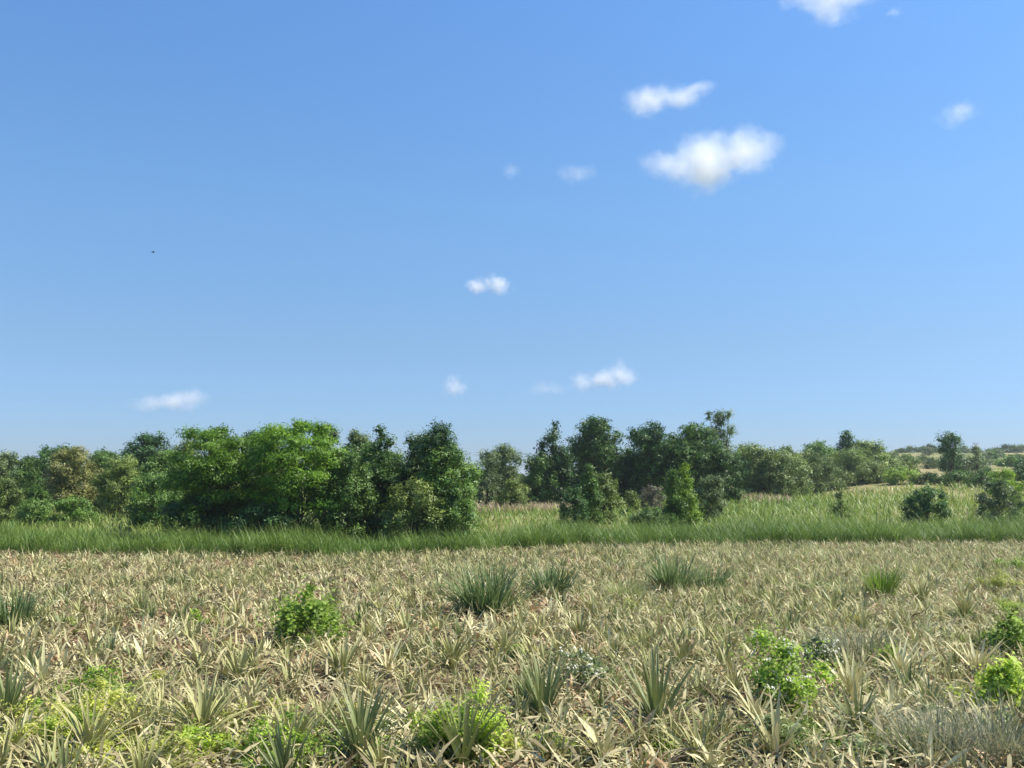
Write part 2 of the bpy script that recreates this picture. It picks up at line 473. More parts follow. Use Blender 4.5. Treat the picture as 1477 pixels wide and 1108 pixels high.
    if flowers:
        f = Geo()
        k = rng.integers(0, n, flowers)
        dirs = unit(rng.normal(size=(flowers, 3)) + np.array([.25, -.35, .55]))
        pos = ctr[k] + dirs * rad[k] * 1.1
        pos = np.repeat(pos, 3, 0) + rng.normal(size=(flowers * 3, 3)) * .02
        leaves(f, pos, unit(rng.normal(size=pos.shape) * .4 + np.array([.7, -.35, .7])), rng.uniform(.026, .05, len(pos)), rng.uniform(.022, .038, len(pos)), rng=rng)
        tag(link('flowers', f.mesh(name + '_flowers', M['flower']), root), kind='stuff')
    return root

T = tree
# far wooded strip beyond the meadow
T('round_tree', 'grey-green rounded tree at the far end of the wood, past the olive tree', 'tree', -22, 34, 652, 84, 'grey', seed=1, leaf=.24, lobes=14)
T('bushy_tree', 'dark narrow tree in the gap beside the grey-green rounded tree', 'tree', 24, 72, 659, 88, 'dark', 'column', seed=2, leaf=.24, lobes=12)
T('bushy_tree', 'dark bushy tree standing directly behind the yellowish olive tree', 'tree', 46, 126, 643, 82, 'deep', seed=3, leaf=.24)
T('olive_tree', 'yellowish olive tree with a fine loose crown at the meadow edge', 'tree', 70, 146, 643, 67, 'olive', 'dome', seed=4, leaf=.17, lobes=20, bottom=.14)
T('small_tree', 'small green tree peeping up between the olive tree and the dark domed tree', 'tree', 128, 170, 648, 88, 'mid', seed=5, leaf=.24, lobes=10)
T('domed_tree', 'tall dark glossy tree with an even domed crown, beside the leafy thicket', 'tree', 168, 256, 625, 80, 'deep', 'dome', seed=6, leaf=.24, lobes=22)
T('round_shrub', 'dull olive rounded shrub in front of the dark domed tree', 'shrub', 140, 220, 658, 65, 'olivegreen', 'dome', seed=7, leaf=.17, lobes=18, bottom=.05)
T('low_shrub', 'mid-green spreading shrub leaning against the shady side of the thicket', 'shrub', 178, 268, 684, 54, 'mid', 'dome', seed=8, leaf=.15, lobes=18, bottom=.02)
T('dark_shrub', 'dark shrub filling the gap under the dull olive shrub', 'shrub', 120, 185, 690, 70, 'deep', 'dome', seed=9, leaf=.2, lobes=12, bottom=.02)
T('bright_shrub', 'pale lit shrub standing at the meadow edge before the grey-green rounded tree', 'shrub', -20, 40, 690, 57, 'olivegreen', 'dome', seed=10, leaf=.15, lobes=12, bottom=.02)
T('dark_shrub', 'small dark shrub at the foot of the dark narrow tree', 'shrub', 25, 75, 700, 64, 'mid', 'dome', seed=11, leaf=.17, lobes=10, bottom=.02)
T('hedge_shrub', 'low flat-topped shrub below the yellowish olive tree', 'shrub', 15, 80, 719, 55, 'mid', 'dome', seed=12, leaf=.14, lobes=10, bottom=0)
T('hedge_shrub', 'low flat-topped shrub below the dull olive shrub', 'shrub', 72, 142, 716, 56, 'mid', 'dome', seed=13, leaf=.14, lobes=10, bottom=0)
T('far_tree', 'faint tree top showing over the leafy thicket beside the domed tree', 'tree', 248, 292, 634, 90, 'olivegreen', seed=14, leaf=.26, lobes=10)
# the big thicket at the field's edge
T('feathery_tree', 'broad bright green feathery tree next to the domed tree', 'tree', 236, 392, 611, 43.5, 'fresh', 'dome', seed=21, leaf=.17, aspect=.3, lobes=28, droop=.6, bottom=.26, lobe=.29, stems=3, lai=5.5)
T('feathery_tree', 'tallest bright green feathery tree with a twiggy tip, middle of the thicket', 'tree', 344, 508, 602, 43.0, 'fresh', 'dome', seed=22, leaf=.17, aspect=.3, lobes=30, droop=.6, bottom=.28, lobe=.28, stems=3, lai=5.5)
T('backing_tree', 'dark leafy tree added behind the two feathery trees for their shaded interior', 'tree', 296, 440, 622, 47.0, 'dark', 'dome', seed=20, leaf=.17, lobes=22, bottom=.02)  # dark tree added to stand in for the thicket's shaded inside
T('backing_tree', 'dark leafy tree added behind the creeper shrubs for the shaded thicket interior', 'tree', 440, 640, 640, 47.5, 'dark', 'dome', seed=19, leaf=.17, lobes=26, bottom=.02)  # also added dark, so the gaps in the thicket look shaded
T('dark_shrub', 'shrub painted dark for the shade at the foot of the feathery trees', 'shrub', 232, 330, 712, 42.5, 'deep', 'dome', seed=23, leaf=.13, lobes=14, bottom=.02)  # shade under the canopy given as a shrub with dark leaf colour
T('dark_shrub', 'low shrub painted dark for the shade under the tallest feathery tree', 'shrub', 320, 450, 725, 42.0, 'deep', 'dome', seed=24, leaf=.13, lobes=16, bottom=.02)  # dark leaf colour again stands for shade below the canopy
T('pale_tree', 'pale grey-green tree top rising behind the tallest feathery tree', 'tree', 446, 492, 612, 58, 'grey', seed=25, leaf=.17, lobes=12)
T('pale_tree', 'pale tree showing through between feathery tree and dark pointed tree', 'tree', 488, 542, 619, 57, 'grey', 'dome', seed=26, leaf=.17, lobes=12)
T('pointed_tree', 'dark pointed tree with a ragged double tip in the thicket', 'tree', 500, 600, 607, 44.0, 'dark', 'cone', seed=27, leaf=.14, lobes=26, lobe=.3, bottom=.06)
T('vine_tree', 'olive-leaved vine-hung tree below the pale tree in the thicket', 'tree', 455, 545, 652, 42.5, 'mid', 'dome', seed=28, leaf=.14, lobes=18, bottom=.03)
T('bushy_tree', 'dark rounded tree between the pointed tree and the slim spire', 'tree', 570, 640, 622, 44.5, 'dark', 'dome', seed=29, leaf=.14, lobes=18, bottom=.05)
T('spire_tree', 'slim dark spire of a tree wrapped in creeper', 'tree', 608, 656, 609, 43.0, 'deep', 'column', seed=30, leaf=.13, lobes=16, bottom=.08, lobe=.45, lai=7)
T('bushy_tree', 'mid-green bushy tree closing the thicket beside the slim spire', 'tree', 600, 694, 640, 42.6, 'mid', 'dome', seed=31, leaf=.14, lobes=22, bottom=.03)
T('creeper_shrub', 'sunlit creeper-covered shrub in front of the slim spire', 'shrub', 548, 642, 690, 41.2, 'olivegreen', 'dome', seed=32, leaf=.13, lobes=18, bottom=.0)
T('creeper_shrub', 'grey-green creeper shrub at the outer foot of the thicket', 'shrub', 628, 686, 694, 41.4, 'mid', 'dome', seed=33, leaf=.13, lobes=14, bottom=.0)
# trees across the meadow
T('airy_tree', 'airy grey-green tree standing alone past the thicket', 'tree', 682, 722, 650, 74, 'grey', seed=40, leaf=.18, lobes=14, lai=3.4, bottom=.1)
T('airy_tree', 'taller airy tree with a rounded pale crown past the thicket', 'tree', 700, 750, 640, 77, 'grey', 'vase', seed=41, leaf=.18, lobes=14, lai=3.2, bottom=.15)
T('low_shrub', 'yellow-green low shrub between the airy trees and the dark grove', 'shrub', 716, 764, 690, 74, 'olivegreen', 'dome', seed=42, leaf=.18, lobes=10, bottom=0)
T('ragged_tree', 'ragged dark tree with a hooked tip at the start of the grove', 'tree', 758, 838, 602, 88, 'deep', 'cone', seed=43, leaf=.26, lobes=20, lobe=.34, bottom=.1, lai=4.4)
T('grove_tree', 'low dark tree spreading beneath the ragged dark tree', 'tree', 750, 806, 650, 87, 'dark', 'dome', seed=44, leaf=.25, lobes=14, bottom=.05)
T('grove_tree', 'big dark rounded tree in the middle of the grove', 'tree', 822, 908, 601, 90, 'dark', 'dome', seed=45, leaf=.26, lobes=22, bottom=.08)
T('grove_tree', 'dark tree with a blunt leafy head beside the big rounded grove tree', 'tree', 902, 974, 607, 89, 'deep', 'column', seed=46, leaf=.26, lobes=18, bottom=.05)
T('grove_tree', 'broad dark tree in front of the sparse see-through tree', 'tree', 948, 1046, 608, 90, 'dark', 'dome', seed=47, leaf=.26, lobes=24, bottom=.05)
T('sparse_tree', 'sparse see-through tree with thin branches rising over the grove', 'tree', 1008, 1068, 590, 93, 'grey', 'vase', seed=48, leaf=.2, lobes=16, lobe=.3, lai=1.7, bottom=.3, trunk_r=.12)
T('grove_tree', 'dark tree at the foot of the sparse see-through tree', 'tree', 1015, 1072, 650, 88, 'dark', 'dome', seed=49, leaf=.25, lobes=14, bottom=.03)
T('grove_shrub', 'dark shrub closing the gap between two grove trees', 'shrub', 880, 930, 645, 92, 'dark', 'dome', seed=50, leaf=.25, lobes=12, bottom=0)
T('backing_tree', 'dark spreading tree behind the first half of the grove', 'tree', 776, 930, 634, 96, 'dark', 'dome', seed=39, leaf=.3, lobes=22, bottom=.03)
T('backing_tree', 'dark spreading tree behind the second half of the grove', 'tree', 890, 1062, 632, 97, 'dark', 'dome', seed=38, leaf=.3, lobes=24, bottom=.03)
T('wide_tree', 'wide olive-green tree with a flat crown just past the grove', 'tree', 1046, 1118, 639, 104, 'hazygreen', 'dome', seed=51, leaf=.28, lobes=18, bottom=.04)
T('wide_tree', 'wide olive-green tree with a lumpy crown at the hill foot', 'tree', 1098, 1168, 643, 108, 'hazygreen', 'dome', seed=52, leaf=.28, lobes=18, bottom=.04)
T('hill_tree', 'dark domed tree on the hill crest beside the lumpy wide tree', 'tree', 1146, 1216, 637, 140, 'mid', 'dome', seed=53, leaf=.36, lobes=18, bottom=.06)
T('hill_tree', 'knob-topped tree crowning the wooded hill', 'tree', 1196, 1248, 619, 148, 'deep', 'cone', seed=54, leaf=.36, lobes=16, bottom=.1, lobe=.42)
T('hill_tree', 'broad tree sloping down beside the knob-topped tree', 'tree', 1214, 1284, 636, 145, 'hazygreen', 'dome', seed=55, leaf=.36, lobes=18, bottom=.04)
T('canopy_tree', 'round-headed tree linking the two wide olive-green trees', 'tree', 1070, 1150, 646, 103, 'hazygreen', 'dome', seed=56, leaf=.28, lobes=20, bottom=.02)
T('canopy_tree', 'round-headed tree between the lumpy wide tree and the hill crest', 'tree', 1130, 1200, 650, 118, 'hazygreen', 'dome', seed=57, leaf=.3, lobes=18, bottom=.02)
T('canopy_tree', 'round-headed green tree in front of the knob-topped hill tree', 'tree', 1180, 1262, 648, 134, 'hazygreen', 'dome', seed=58, leaf=.33, lobes=20, bottom=.02)
T('canopy_tree', 'low round tree ending the wooded hill above the fresh green shrub', 'tree', 1240, 1300, 656, 140, 'hazygreen', 'dome', seed=59, leaf=.33, lobes=16, bottom=.02)
T('wood_tree', 'mid-green tree filling in behind the dull olive shrub', 'tree', 118, 196, 652, 76, 'mid', 'dome', seed=17, leaf=.22, lobes=18, bottom=.05)
T('wood_tree', 'leafy green tree between the grey-green rounded tree and the olive tree', 'tree', 6, 74, 664, 74, 'mid', 'dome', seed=18, leaf=.22, lobes=18, bottom=.05)
T('wood_tree', 'leafy tree standing between the dark domed tree and the feathery trees', 'tree', 205, 275, 650, 62, 'mid', 'dome', seed=16, leaf=.19, lobes=18, bottom=.03)
# shrubs on the meadow
T('upright_shrub', 'upright dark shrub with a narrow top on the meadow before the grove', 'shrub', 826, 872, 663, 54, 'mid', 'cone', seed=60, leaf=.14, lobes=18, bottom=.0)
T('dark_shrub', 'low shrub painted dark as the shaded side of the upright meadow shrub', 'shrub', 804, 852, 703, 52.5, 'deep', 'dome', seed=61, leaf=.14, lobes=14, lobe=.28, lai=4.5, bottom=.0, shoots=24, jitter=3)  # side away from the sun, shade put into its dark leaf colour
T('olive_shrub', 'olive leafy shrub behind the upright meadow shrub', 'shrub', 846, 896, 682, 58, 'olivegreen', 'dome', seed=62, leaf=.15, lobes=14, bottom=.0)
T('spiky_shrub', 'spiky yellow-green shrub alone on the meadow, sunlight painted into its leaves', 'shrub', 962, 1012, 664, 54, 'sunlit', 'cone', seed=63, leaf=.17, aspect=.35, lobes=16, lobe=.25, bottom=.0, shoots=40, jitter=3)
T('spiky_shrub', 'leaning half of the spiky yellow-green shrub, its shade painted into the leaves', 'shrub', 950, 992, 674, 53.5, 'mid', 'cone', seed=64, leaf=.16, aspect=.35, lobes=14, lobe=.25, bottom=.0, shoots=30, jitter=3)  # shaded half of the same shrub, shade put into a darker leaf colour
T('round_shrub', 'grey-green round shrub just behind the spiky yellow-green shrub', 'shrub', 1000, 1046, 683, 60, 'grey', 'dome', seed=65, leaf=.16, lobes=14, bottom=.0)
T('dry_shrub', 'dry greyish brown shrub between the two meadow shrubs', 'shrub', 918, 962, 699, 68, 'drybush', 'dome', seed=66, leaf=.15, lobes=12, lai=3, bottom=.0)
T('dry_shrub', 'small dry shrub beside the olive leafy shrub', 'shrub', 896, 926, 708, 66, 'olivegreen', 'dome', seed=67, leaf=.15, lobes=10, lai=3, bottom=.0)
T('low_shrub', 'low dark ground shrub at the foot of the spiky shrub', 'shrub', 905, 978, 733, 51, 'mid', 'dome', seed=68, leaf=.12, lobes=10, bottom=.0)
T('dense_shrub', 'dense dark rounded shrub alone in the open meadow below the hill', 'shrub', 1298, 1372, 702, 57, 'deep', 'dome', seed=69, leaf=.16, lobes=20, lobe=.26, lai=4.5, bottom=.0, shoots=40, jitter=3.5)
T('loose_shrub', 'loose green shrub with arching sprays, last before the meadow ends', 'shrub', 1404, 1474, 690, 58, 'grey', 'dome', seed=70, leaf=.16, lobes=18, lobe=.26, lai=3.0, bottom=.0, shoots=40, jitter=3.5)
T('bright_shrub', 'bright yellow-green shrub rising behind the loose green shrub', 'shrub', 1418, 1476, 673, 66, 'weed', 'dome', seed=71, leaf=.16, lobes=14, lai=3.6, bottom=.0)
T('sapling', 'thin young sapling alone in the open meadow grass', 'sapling', 1196, 1226, 697, 58, 'olivegreen', 'cone', seed=72, leaf=.12, lobes=9, lai=1.6, bottom=.1)
T('hillside_tree', 'young tree with a ragged dark crown against the hill skyline', 'tree', 1350, 1386, 622, 128, 'deep', 'column', seed=73, leaf=.3, lobes=14, lobe=.42, bottom=.2, lai=3.5)
T('pole_tree', 'bare thin pole-like tree with few leaves on the hillside', 'tree', 1400, 1414, 640, 130, 'grey', 'column', seed=74, leaf=.22, lobes=10, lai=2.2, bottom=.25, trunk_r=.14)
k = 0
for (a, b, tp, d, m, lab) in [
    (1060, 1120, 690, 118, 'mid', 'low shrub under the flat-crowned wide tree'),
    (1118, 1178, 688, 120, 'deep', 'dark low shrub under the lumpy wide tree'),
    (1160, 1230, 676, 128, 'olivegreen', 'olive rounded shrub at the foot of the dark domed hill tree'),
    (1222, 1292, 668, 132, 'olivegreen', 'pale olive rounded shrub below the broad sloping hill tree'),
    (1275, 1328, 674, 126, 'weed', 'fresh green shrub at the end of the wooded hill'),
    (1318, 1362, 682, 124, 'dark', 'dark shrub beside the foot of the ragged hillside tree'),
    (1352, 1412, 680, 122, 'mid', 'mid-green shrub right below the ragged hillside tree'),
    (1398, 1446, 676, 120, 'mid', 'mid-green shrub below the pole-like tree'),
    (1452, 1500, 664, 112, 'deep', 'dark shrub on the slope past the pole-like tree')]:
    k += 1
    T('slope_shrub', lab, 'shrub', a, b, tp, d, m, 'dome', seed=80 + k, leaf=.28, lobes=14, bottom=.0)
# tiny trees along the far crest
rng = np.random.default_rng(5)
for px in [1296, 1312, 1330, 1341, 1356, 1390, 1398, 1426, 1440, 1452, 1462, 1474]:
    w = rng.uniform(8, 14)
    T('crest_tree', 'tiny tree on the far crest of the dry hill', 'tree', px - w, px + w, rng.uniform(641, 652), 430, 'grey', 'dome', seed=int(px), group='tiny trees along the far crest', leaf=.9, lobes=9, bottom=.05)
rng = np.random.default_rng(8)
for q in range(34):                                     # scattered scrub on the dry hill
    d = rng.uniform(150, 400); px = rng.uniform(1265, 1500); w = rng.uniform(5, 13) * 280 / d
    hx = (px - CX) / F * d; gz = float(terrain(hx, d)); tz = gz + rng.uniform(1.2, 3.2)
    tp = HORIZON - (tz - CAM_H) / d * F
    w *= 1.4
    T('hill_shrub', 'small scrub bush dotted over the dry hillside', 'shrub', px - w, px + w, tp, d, ['olivegreen', 'mid', 'grey'][q % 3], 'dome', seed=600 + q, group='scrub bushes on the dry hillside', leaf=.5, lobes=9, bottom=0)
# far trees closing the horizon behind the gaps
for px, tp in [(-60, 655), (-15, 662), (40, 664), (150, 660), (210, 655), (560, 650), (650, 655), (720, 668), (752, 684)]:
    T('distant_tree', 'distant hazy tree glimpsed through the gaps of the wood', 'tree', px - 34, px + 34, tp, 165, 'olivegreen', 'dome', seed=300 + px, group='distant trees behind the gaps', leaf=.42, lobes=12, bottom=.0)

# ------------------------------------------------------------------ grass (nobody could count it)
def on_ground(x, y):
    return np.stack([x, y, terrain(x, y)], -1)

g = Geo()
n = 56000                                               # tall bank along the field edge
x = RNG.uniform(-27, 31, n); y = edge(x) + .1 + .45 * np.sin(x * 1.7) * np.sin(x * .61 + 2) + .3 * np.sin(x * 4.3 + 1) + 7.5 * RNG.random(n) ** 1.5
tall = 1.06 * (.74 + .22 * np.sin(x * 2.6 + y) * np.sin(x * 1.3 - y * .7) + .3 * np.sin(x * .9) * np.sin(x * .37 + 1) + RNG.random(n) * .55)
strips(g, on_ground(x, y), RNG.uniform(0, 6.283, n), RNG.uniform(1.05, 1.5, n), tall * RNG.uniform(.75, 1.15, n), RNG.uniform(.016, .032, n), RNG.uniform(.5, 1.9, n), 2)
tag(link('tall_grass', g.mesh('tall_grass', M['grass'])), 'tall green grass bank growing along the far edge of the field', 'grass', kind='stuff')
g = Geo()
n = 38000
y = 42 + 78 * RNG.random(n) ** 1.25; x = RNG.uniform(-.6, .62, n) * y
keep = y > edge(x) + 5; x, y = x[keep], y[keep]; n = len(x)
strips(g, on_ground(x, y), RNG.uniform(0, 6.283, n), RNG.uniform(.9, 1.5, n), RNG.uniform(.35, .85, n) * (.7 + y / 130), RNG.uniform(.03, .06, n) * (.5 + y / 60), RNG.uniform(.4, 1.8, n), 3)
tag(link('meadow_grass', g.mesh('meadow_grass', M['meadow'])), 'green and straw coloured meadow grass stretching to the trees', 'grass', kind='stuff')

M['drygrass'] = leaf_mat('dry_grass', [(.0, (.22, .16, .08)), (.5, (.45, .34, .21)), (1, (.62, .50, .33))], trans=.3)
g = Geo()
for (x0, x1, d0, d1, n) in [(690, 860, 70, 84, 4200), (1060, 1140, 88, 98, 600)]:
    d = RNG.uniform(d0, d1, n); x = (RNG.uniform(x0, x1, n) - CX) / F * d
    strips(g, on_ground(x, d), RNG.uniform(0, 6.283, n), RNG.uniform(.9, 1.5, n), RNG.uniform(.6, 1.15, n), RNG.uniform(.03, .07, n), RNG.uniform(.3, 1.6, n), 3)
tag(link('dry_grass', g.mesh('dry_grass', M['drygrass'])), 'patches of pinkish dry grass in front of the grove', 'grass', kind='stuff')

# ------------------------------------------------------------------ pineapple plants
def rosette(kind, rng, n=None):
    """leaf parameters of one plant: azimuth, elevation, length, width, droop"""
    if kind == 'straw':
        n = n or rng.integers(30, 44); q = np.linspace(0, 1, n)
        el = np.radians(np.interp(q, [0, 1], [-4, 72]) + rng.normal(0, 14, n)); ln = rng.uniform(.34, .74, n); dr = np.where(rng.random(n) < .25, rng.uniform(.8, 2.2, n), rng.uniform(-.1, .6, n))
    elif kind == 'olive':
        n = n or rng.integers(28, 40); q = np.linspace(0, 1, n)
        el = np.radians(np.interp(q, [0, 1], [22, 86]) + rng.normal(0, 7, n)); ln = rng.uniform(.6, .98, n) * np.interp(q, [0, .5, 1], [.85, 1.05, .85]); dr = rng.uniform(.1, 1.0, n)
    elif kind == 'rust':
        n = n or rng.integers(22, 32); q = np.linspace(0, 1, n)
        el = np.radians(np.interp(q, [0, 1], [0, 55]) + rng.normal(0, 14, n)); ln = rng.uniform(.35, .62, n); dr = rng.uniform(.1, 1.6, n)
    else:
        n = n or rng.integers(30, 42); q = np.linspace(0, 1, n)
        el = np.radians(np.interp(q, [0, 1], [25, 87]) + rng.normal(0, 5, n)); ln = rng.uniform(.75, 1.1, n) * np.interp(q, [0, .5, 1], [.8, 1.05, .8]); dr = rng.uniform(.05, .55, n)
    az = np.arange(n) * 2.39996 + rng.normal(0, .25, n)
    wd = rng.uniform(.046, .074, n)
    return az, el, ln, wd, dr, q

MATKEY = {'straw': 'straw', 'olive': 'oliveblade', 'rust': 'rust', 'green': 'greenblade'}
ORDER = ['straw', 'olive', 'rust', 'green']
LABEL = {'straw': 'straw coloured dried pineapple plant with curled drooping leaves in the field',
         'olive': 'grey-olive pineapple plant with stiff half-dry leaves in the field',
         'rust': 'rusty brown collapsed pineapple plant in the field',
         'green': 'green pineapple plant with long upright leaves in the field'}
GROUP = {'straw': 'dried straw pineapple plants', 'olive': 'half-dry olive pineapple plants', 'rust': 'rusty collapsed pineapple plants', 'green': 'green pineapple plants'}

def add_rosette(g, kind, rng, loc=(0, 0, 0), scale=1.0, nseg=5, fold=.35, n=None, mat=0):
    az, el, ln, wd, dr, q = rosette(kind, rng, n)
    N = len(az)
    base = np.stack([np.cos(az) * .05, np.sin(az) * .05, .02 + q * .16], -1) * scale + np.array(loc)
    tint = np.clip(rng.normal(.5, .22, N), 0, 1)
    strips(g, base, az, el, ln * scale, wd * scale ** .5, dr, nseg, fold, rng.normal(0, .7 if kind in ('straw', 'rust') else .25, N), tint, mat, taper=.5 if kind in ('straw', 'rust') else .8, wbase=.9, power=1.2, rng=rng)

# positions: jittered grid over the field
px_, py_ = np.meshgrid(np.arange(-30, 32, .42), np.arange(7.6, 49, .42))
px_ = px_.ravel() + RNG.uniform(-.21, .21, px_.size); py_ = py_.ravel() + RNG.uniform(-.21, .21, py_.size)
ok = (np.abs(px_) < .545 * py_ + 1.2) & (py_ < edge(px_) - .15)
P = np.stack([px_[ok], py_[ok]], -1)

# individually posed plants seen clearly in the photo: pixel of the base, kind, size
HERO = [(948, 1066, 'green', 1.15), (785, 1055, 'green', 1.0), (292, 1078, 'olive', .98), (492, 990, 'olive', .9), (652, 975, 'olive', .86), (8, 1062, 'green', 1.0),
        (128, 1112, 'olive', .9), (520, 1116, 'green', .95), (668, 1122, 'green', 1.0), (1010, 1118, 'olive', .8), (872, 1116, 'straw', 1.05), (1230, 1022, 'straw', 1.15),
        (1410, 992, 'straw', 1.2), (1392, 905, 'olive', .95), (1330, 880, 'olive', .95), (1300, 990, 'straw', 1.1), (420, 1108, 'olive', .9), (560, 985, 'straw', .95),
        (60, 1005, 'straw', 1.05), (1120, 1116, 'straw', 1.1), (200, 895, 'olive', .95), (838, 935, 'olive', .85), (1090, 1060, 'straw', 1.0), (345, 1000, 'olive', .85)]
HERO_LABEL = ['large green pineapple plant with a dark heart beside the white-flowered bush', 'narrow green pineapple plant between the lime weed and the largest green plant',
 'wide grey-olive pineapple fan behind the fresh green low weed', 'grey-olive pineapple plant in front of the round leafy bush', 'grey-olive pineapple plant with spread fan behind the lime weeds',
 'big green pineapple plant next to the yellowish weed patch', 'grey-olive pineapple plant rooted below the yellowish weed patch', 'green pineapple plant between the fresh green weed and the lime weeds',
 'green pineapple plant with broad leaves growing up through the lime weeds', 'half-dry pineapple plant at the foot of the largest green plant', 'big straw pineapple plant beside the lime weeds with fallen leaves',
 'tall straw pineapple plant right beside the large white-flowered bush', 'straw pineapple fan beside the bright broad-leaved weed', 'olive pineapple fan behind the faint grey-green grass clump',
 'olive pineapple fan between the lime grass clump and another fan', 'sprawling straw pineapple plant below the faint grey-green grass clump', 'olive pineapple plant growing out of the fresh green low weed',
 'straw pineapple plant between two grey-olive fans', 'large straw pineapple plant behind the big green one at the yellowish weeds', 'straw pineapple plant at the foot of the low pale green weed',
 'olive pineapple plant standing clear in the dry field beside a tiny green weed', 'olive pineapple plant behind the small flowering weed', 'straw pineapple plant leaning against the large flowering bush',
 'olive pineapple plant behind the wide grey-olive fan']
hero_xy = []
for (px, py, kind, s) in HERO:
    v = (CY - py) / F
    y = math.cos(PITCH) - math.sin(PITCH) * v; z = math.sin(PITCH) + math.cos(PITCH) * v
    t = -CAM_H / z
    hero_xy.append(((px - CX) / F * t, y * t))
hero_xy = np.array(hero_xy)
dist = np.min(np.linalg.norm(P[:, None, :] - hero_xy[None], axis=2), axis=1)
P = P[dist > .4]
# plants give way where a weed or a grass clump has taken over
for ex, ey, er in [(445, 930, 48), (1130, 1035, 52), (845, 1002, 36), (640, 1108, 40), (690, 1108, 42), (1452, 1042, 40), (1458, 960, 34), (130, 1082, 62), (238, 1118, 66), (410, 1112, 80), (145, 1018, 50), (1115, 1100, 60),
                   (1230, 1112, 60), (700, 893, 40), (794, 866, 30), (970, 860, 32), (1026, 856, 24), (1272, 870, 24), (15, 915, 34), (1350, 1108, 50), (1440, 1106, 60), (75, 1098, 50), (340, 1100, 50), (560, 1102, 40), (735, 1096, 40)]:
    v_ = (CY - ey) / F; t_ = -CAM_H / (math.sin(PITCH) + math.cos(PITCH) * v_)
    c_ = np.array([(ex - CX) / F * t_, (math.cos(PITCH) - math.sin(PITCH) * v_) * t_])
    P = P[np.linalg.norm((P - c_) * np.array([1, .8]), axis=1) > er / F * t_ * .95]
HERO = [(a, b, c, d_ * .88) for a, b, c, d_ in HERO]

# leaf meshes shared by the individually built plants
leaf_rng = np.random.default_rng(31)
LEAF = {}
for kind in ORDER:
    LEAF[kind] = []
    for e in range(9):
        for v in range(2):
            g = Geo()
            dr = {'straw': leaf_rng.uniform(.05, 1.0), 'olive': leaf_rng.uniform(.15, 1.0), 'rust': leaf_rng.uniform(.5, 2), 'green': leaf_rng.uniform(.1, .75)}[kind]
            strips(g, np.zeros((1, 3)), np.zeros(1), np.array([math.radians(8 + e * 9.5)]), np.array([.9]), np.array([.05]), np.array([dr]), 6, .4,
                   leaf_rng.normal(0, .4, 1), np.array([.5]), wbase=.9, power=1.2, rng=leaf_rng)
            LEAF[kind].append(g.mesh(kind + '_leaf', M[MATKEY[kind]], True))
for (hx, hy), (px, py, kind, s), lab in zip(hero_xy, HERO, HERO_LABEL):
    root = link('pineapple_plant', None, loc=(hx, hy, float(terrain(hx, hy)) + .05))
    tag(root, lab, 'plant', GROUP[kind])
    az, el, ln, wd, dr, q = rosette(kind, leaf_rng, 52)
    for a, e, l, w, qq in zip(az, el, ln, wd, q):
        j = int(np.clip(round((math.degrees(e) - 8) / 9.5), 0, 8)) * 2 + int(leaf_rng.integers(0, 2))
        o = link('leaf', LEAF[kind][j], root, (math.cos(a) * .05 * s, math.sin(a) * .05 * s, (.02 + qq * .16) * s), a, (l * s / .9, w / .05 * s ** .3 * .85, l * s / .9))

kinds = RNG.choice(ORDER, size=len(P), p=[.53, .22, .20, .05])
patchn = np.sin(P[:, 0] * .7 + 1.3) * np.sin(P[:, 1] * .5) + .7 * np.sin(P[:, 0] * .23 - P[:, 1] * .31) + RNG.normal(0, .2, len(P))
kinds = np.where((patchn > .65) & (kinds == 'straw') & (RNG.random(len(P)) < .7), 'olive', kinds)
kinds = np.where((patchn < -.6) & (kinds == 'straw') & (RNG.random(len(P)) < .5), 'rust', kinds)
order = np.argsort(np.hypot(P[:, 0], P[:, 1]))
inview = np.abs(P[order, 0]) < .53 * P[order, 1] + .4
inview &= P[order, 1] > 9.2
single = order[inview][:300 - len(HERO)]
VAR = {}
for kind, c in (('straw', 9), ('olive', 7), ('rust', 4), ('green', 3)):
    VAR[kind] = []
    for v in range(c):
        g = Geo(); add_rosette(g, kind, np.random.default_rng(900 + v * 17 + ORDER.index(kind)))
        VAR[kind].append(g.mesh(kind + '_plant', M[MATKEY[kind]], True))
for j in single:
    x, y = P[j]; kind = str(kinds[j])
    o = link('pineapple_plant', VAR[kind][int(RNG.integers(0, len(VAR[kind])))], None, (x, y, float(terrain(x, y)) + .05), RNG.uniform(0, 6.283), RNG.uniform(.32, .62) * (1.15 - .22 * float(ss(10, 15, y))))
    o.rotation_euler = (RNG.normal(0, .14), RNG.normal(0, .14), o.rotation_euler.z)
    tag(o, LABEL[kind], 'plant', GROUP[kind])
rest = np.setdiff1d(order, single)
g = Geo(); r2 = np.random.default_rng(77)
for j in rest:
    x, y = P[j]; kind = str(kinds[j])
    add_rosette(g, kind, r2, (x, y, float(terrain(x, y)) + .04), r2.uniform(.34, .66) * (1.06 - .2 * float(ss(14, 30, y))), 4 if y < 15 else 3 if y < 23 else 2, 0, int(r2.integers(20, 28)), ORDER.index(kind))
tag(link('pineapple_field', g.mesh('pineapple_field', [M[MATKEY[k]] for k in ORDER])), 'mass of dried pineapple plants filling the field out to the grass bank', 'pineapple plants', kind='stuff')

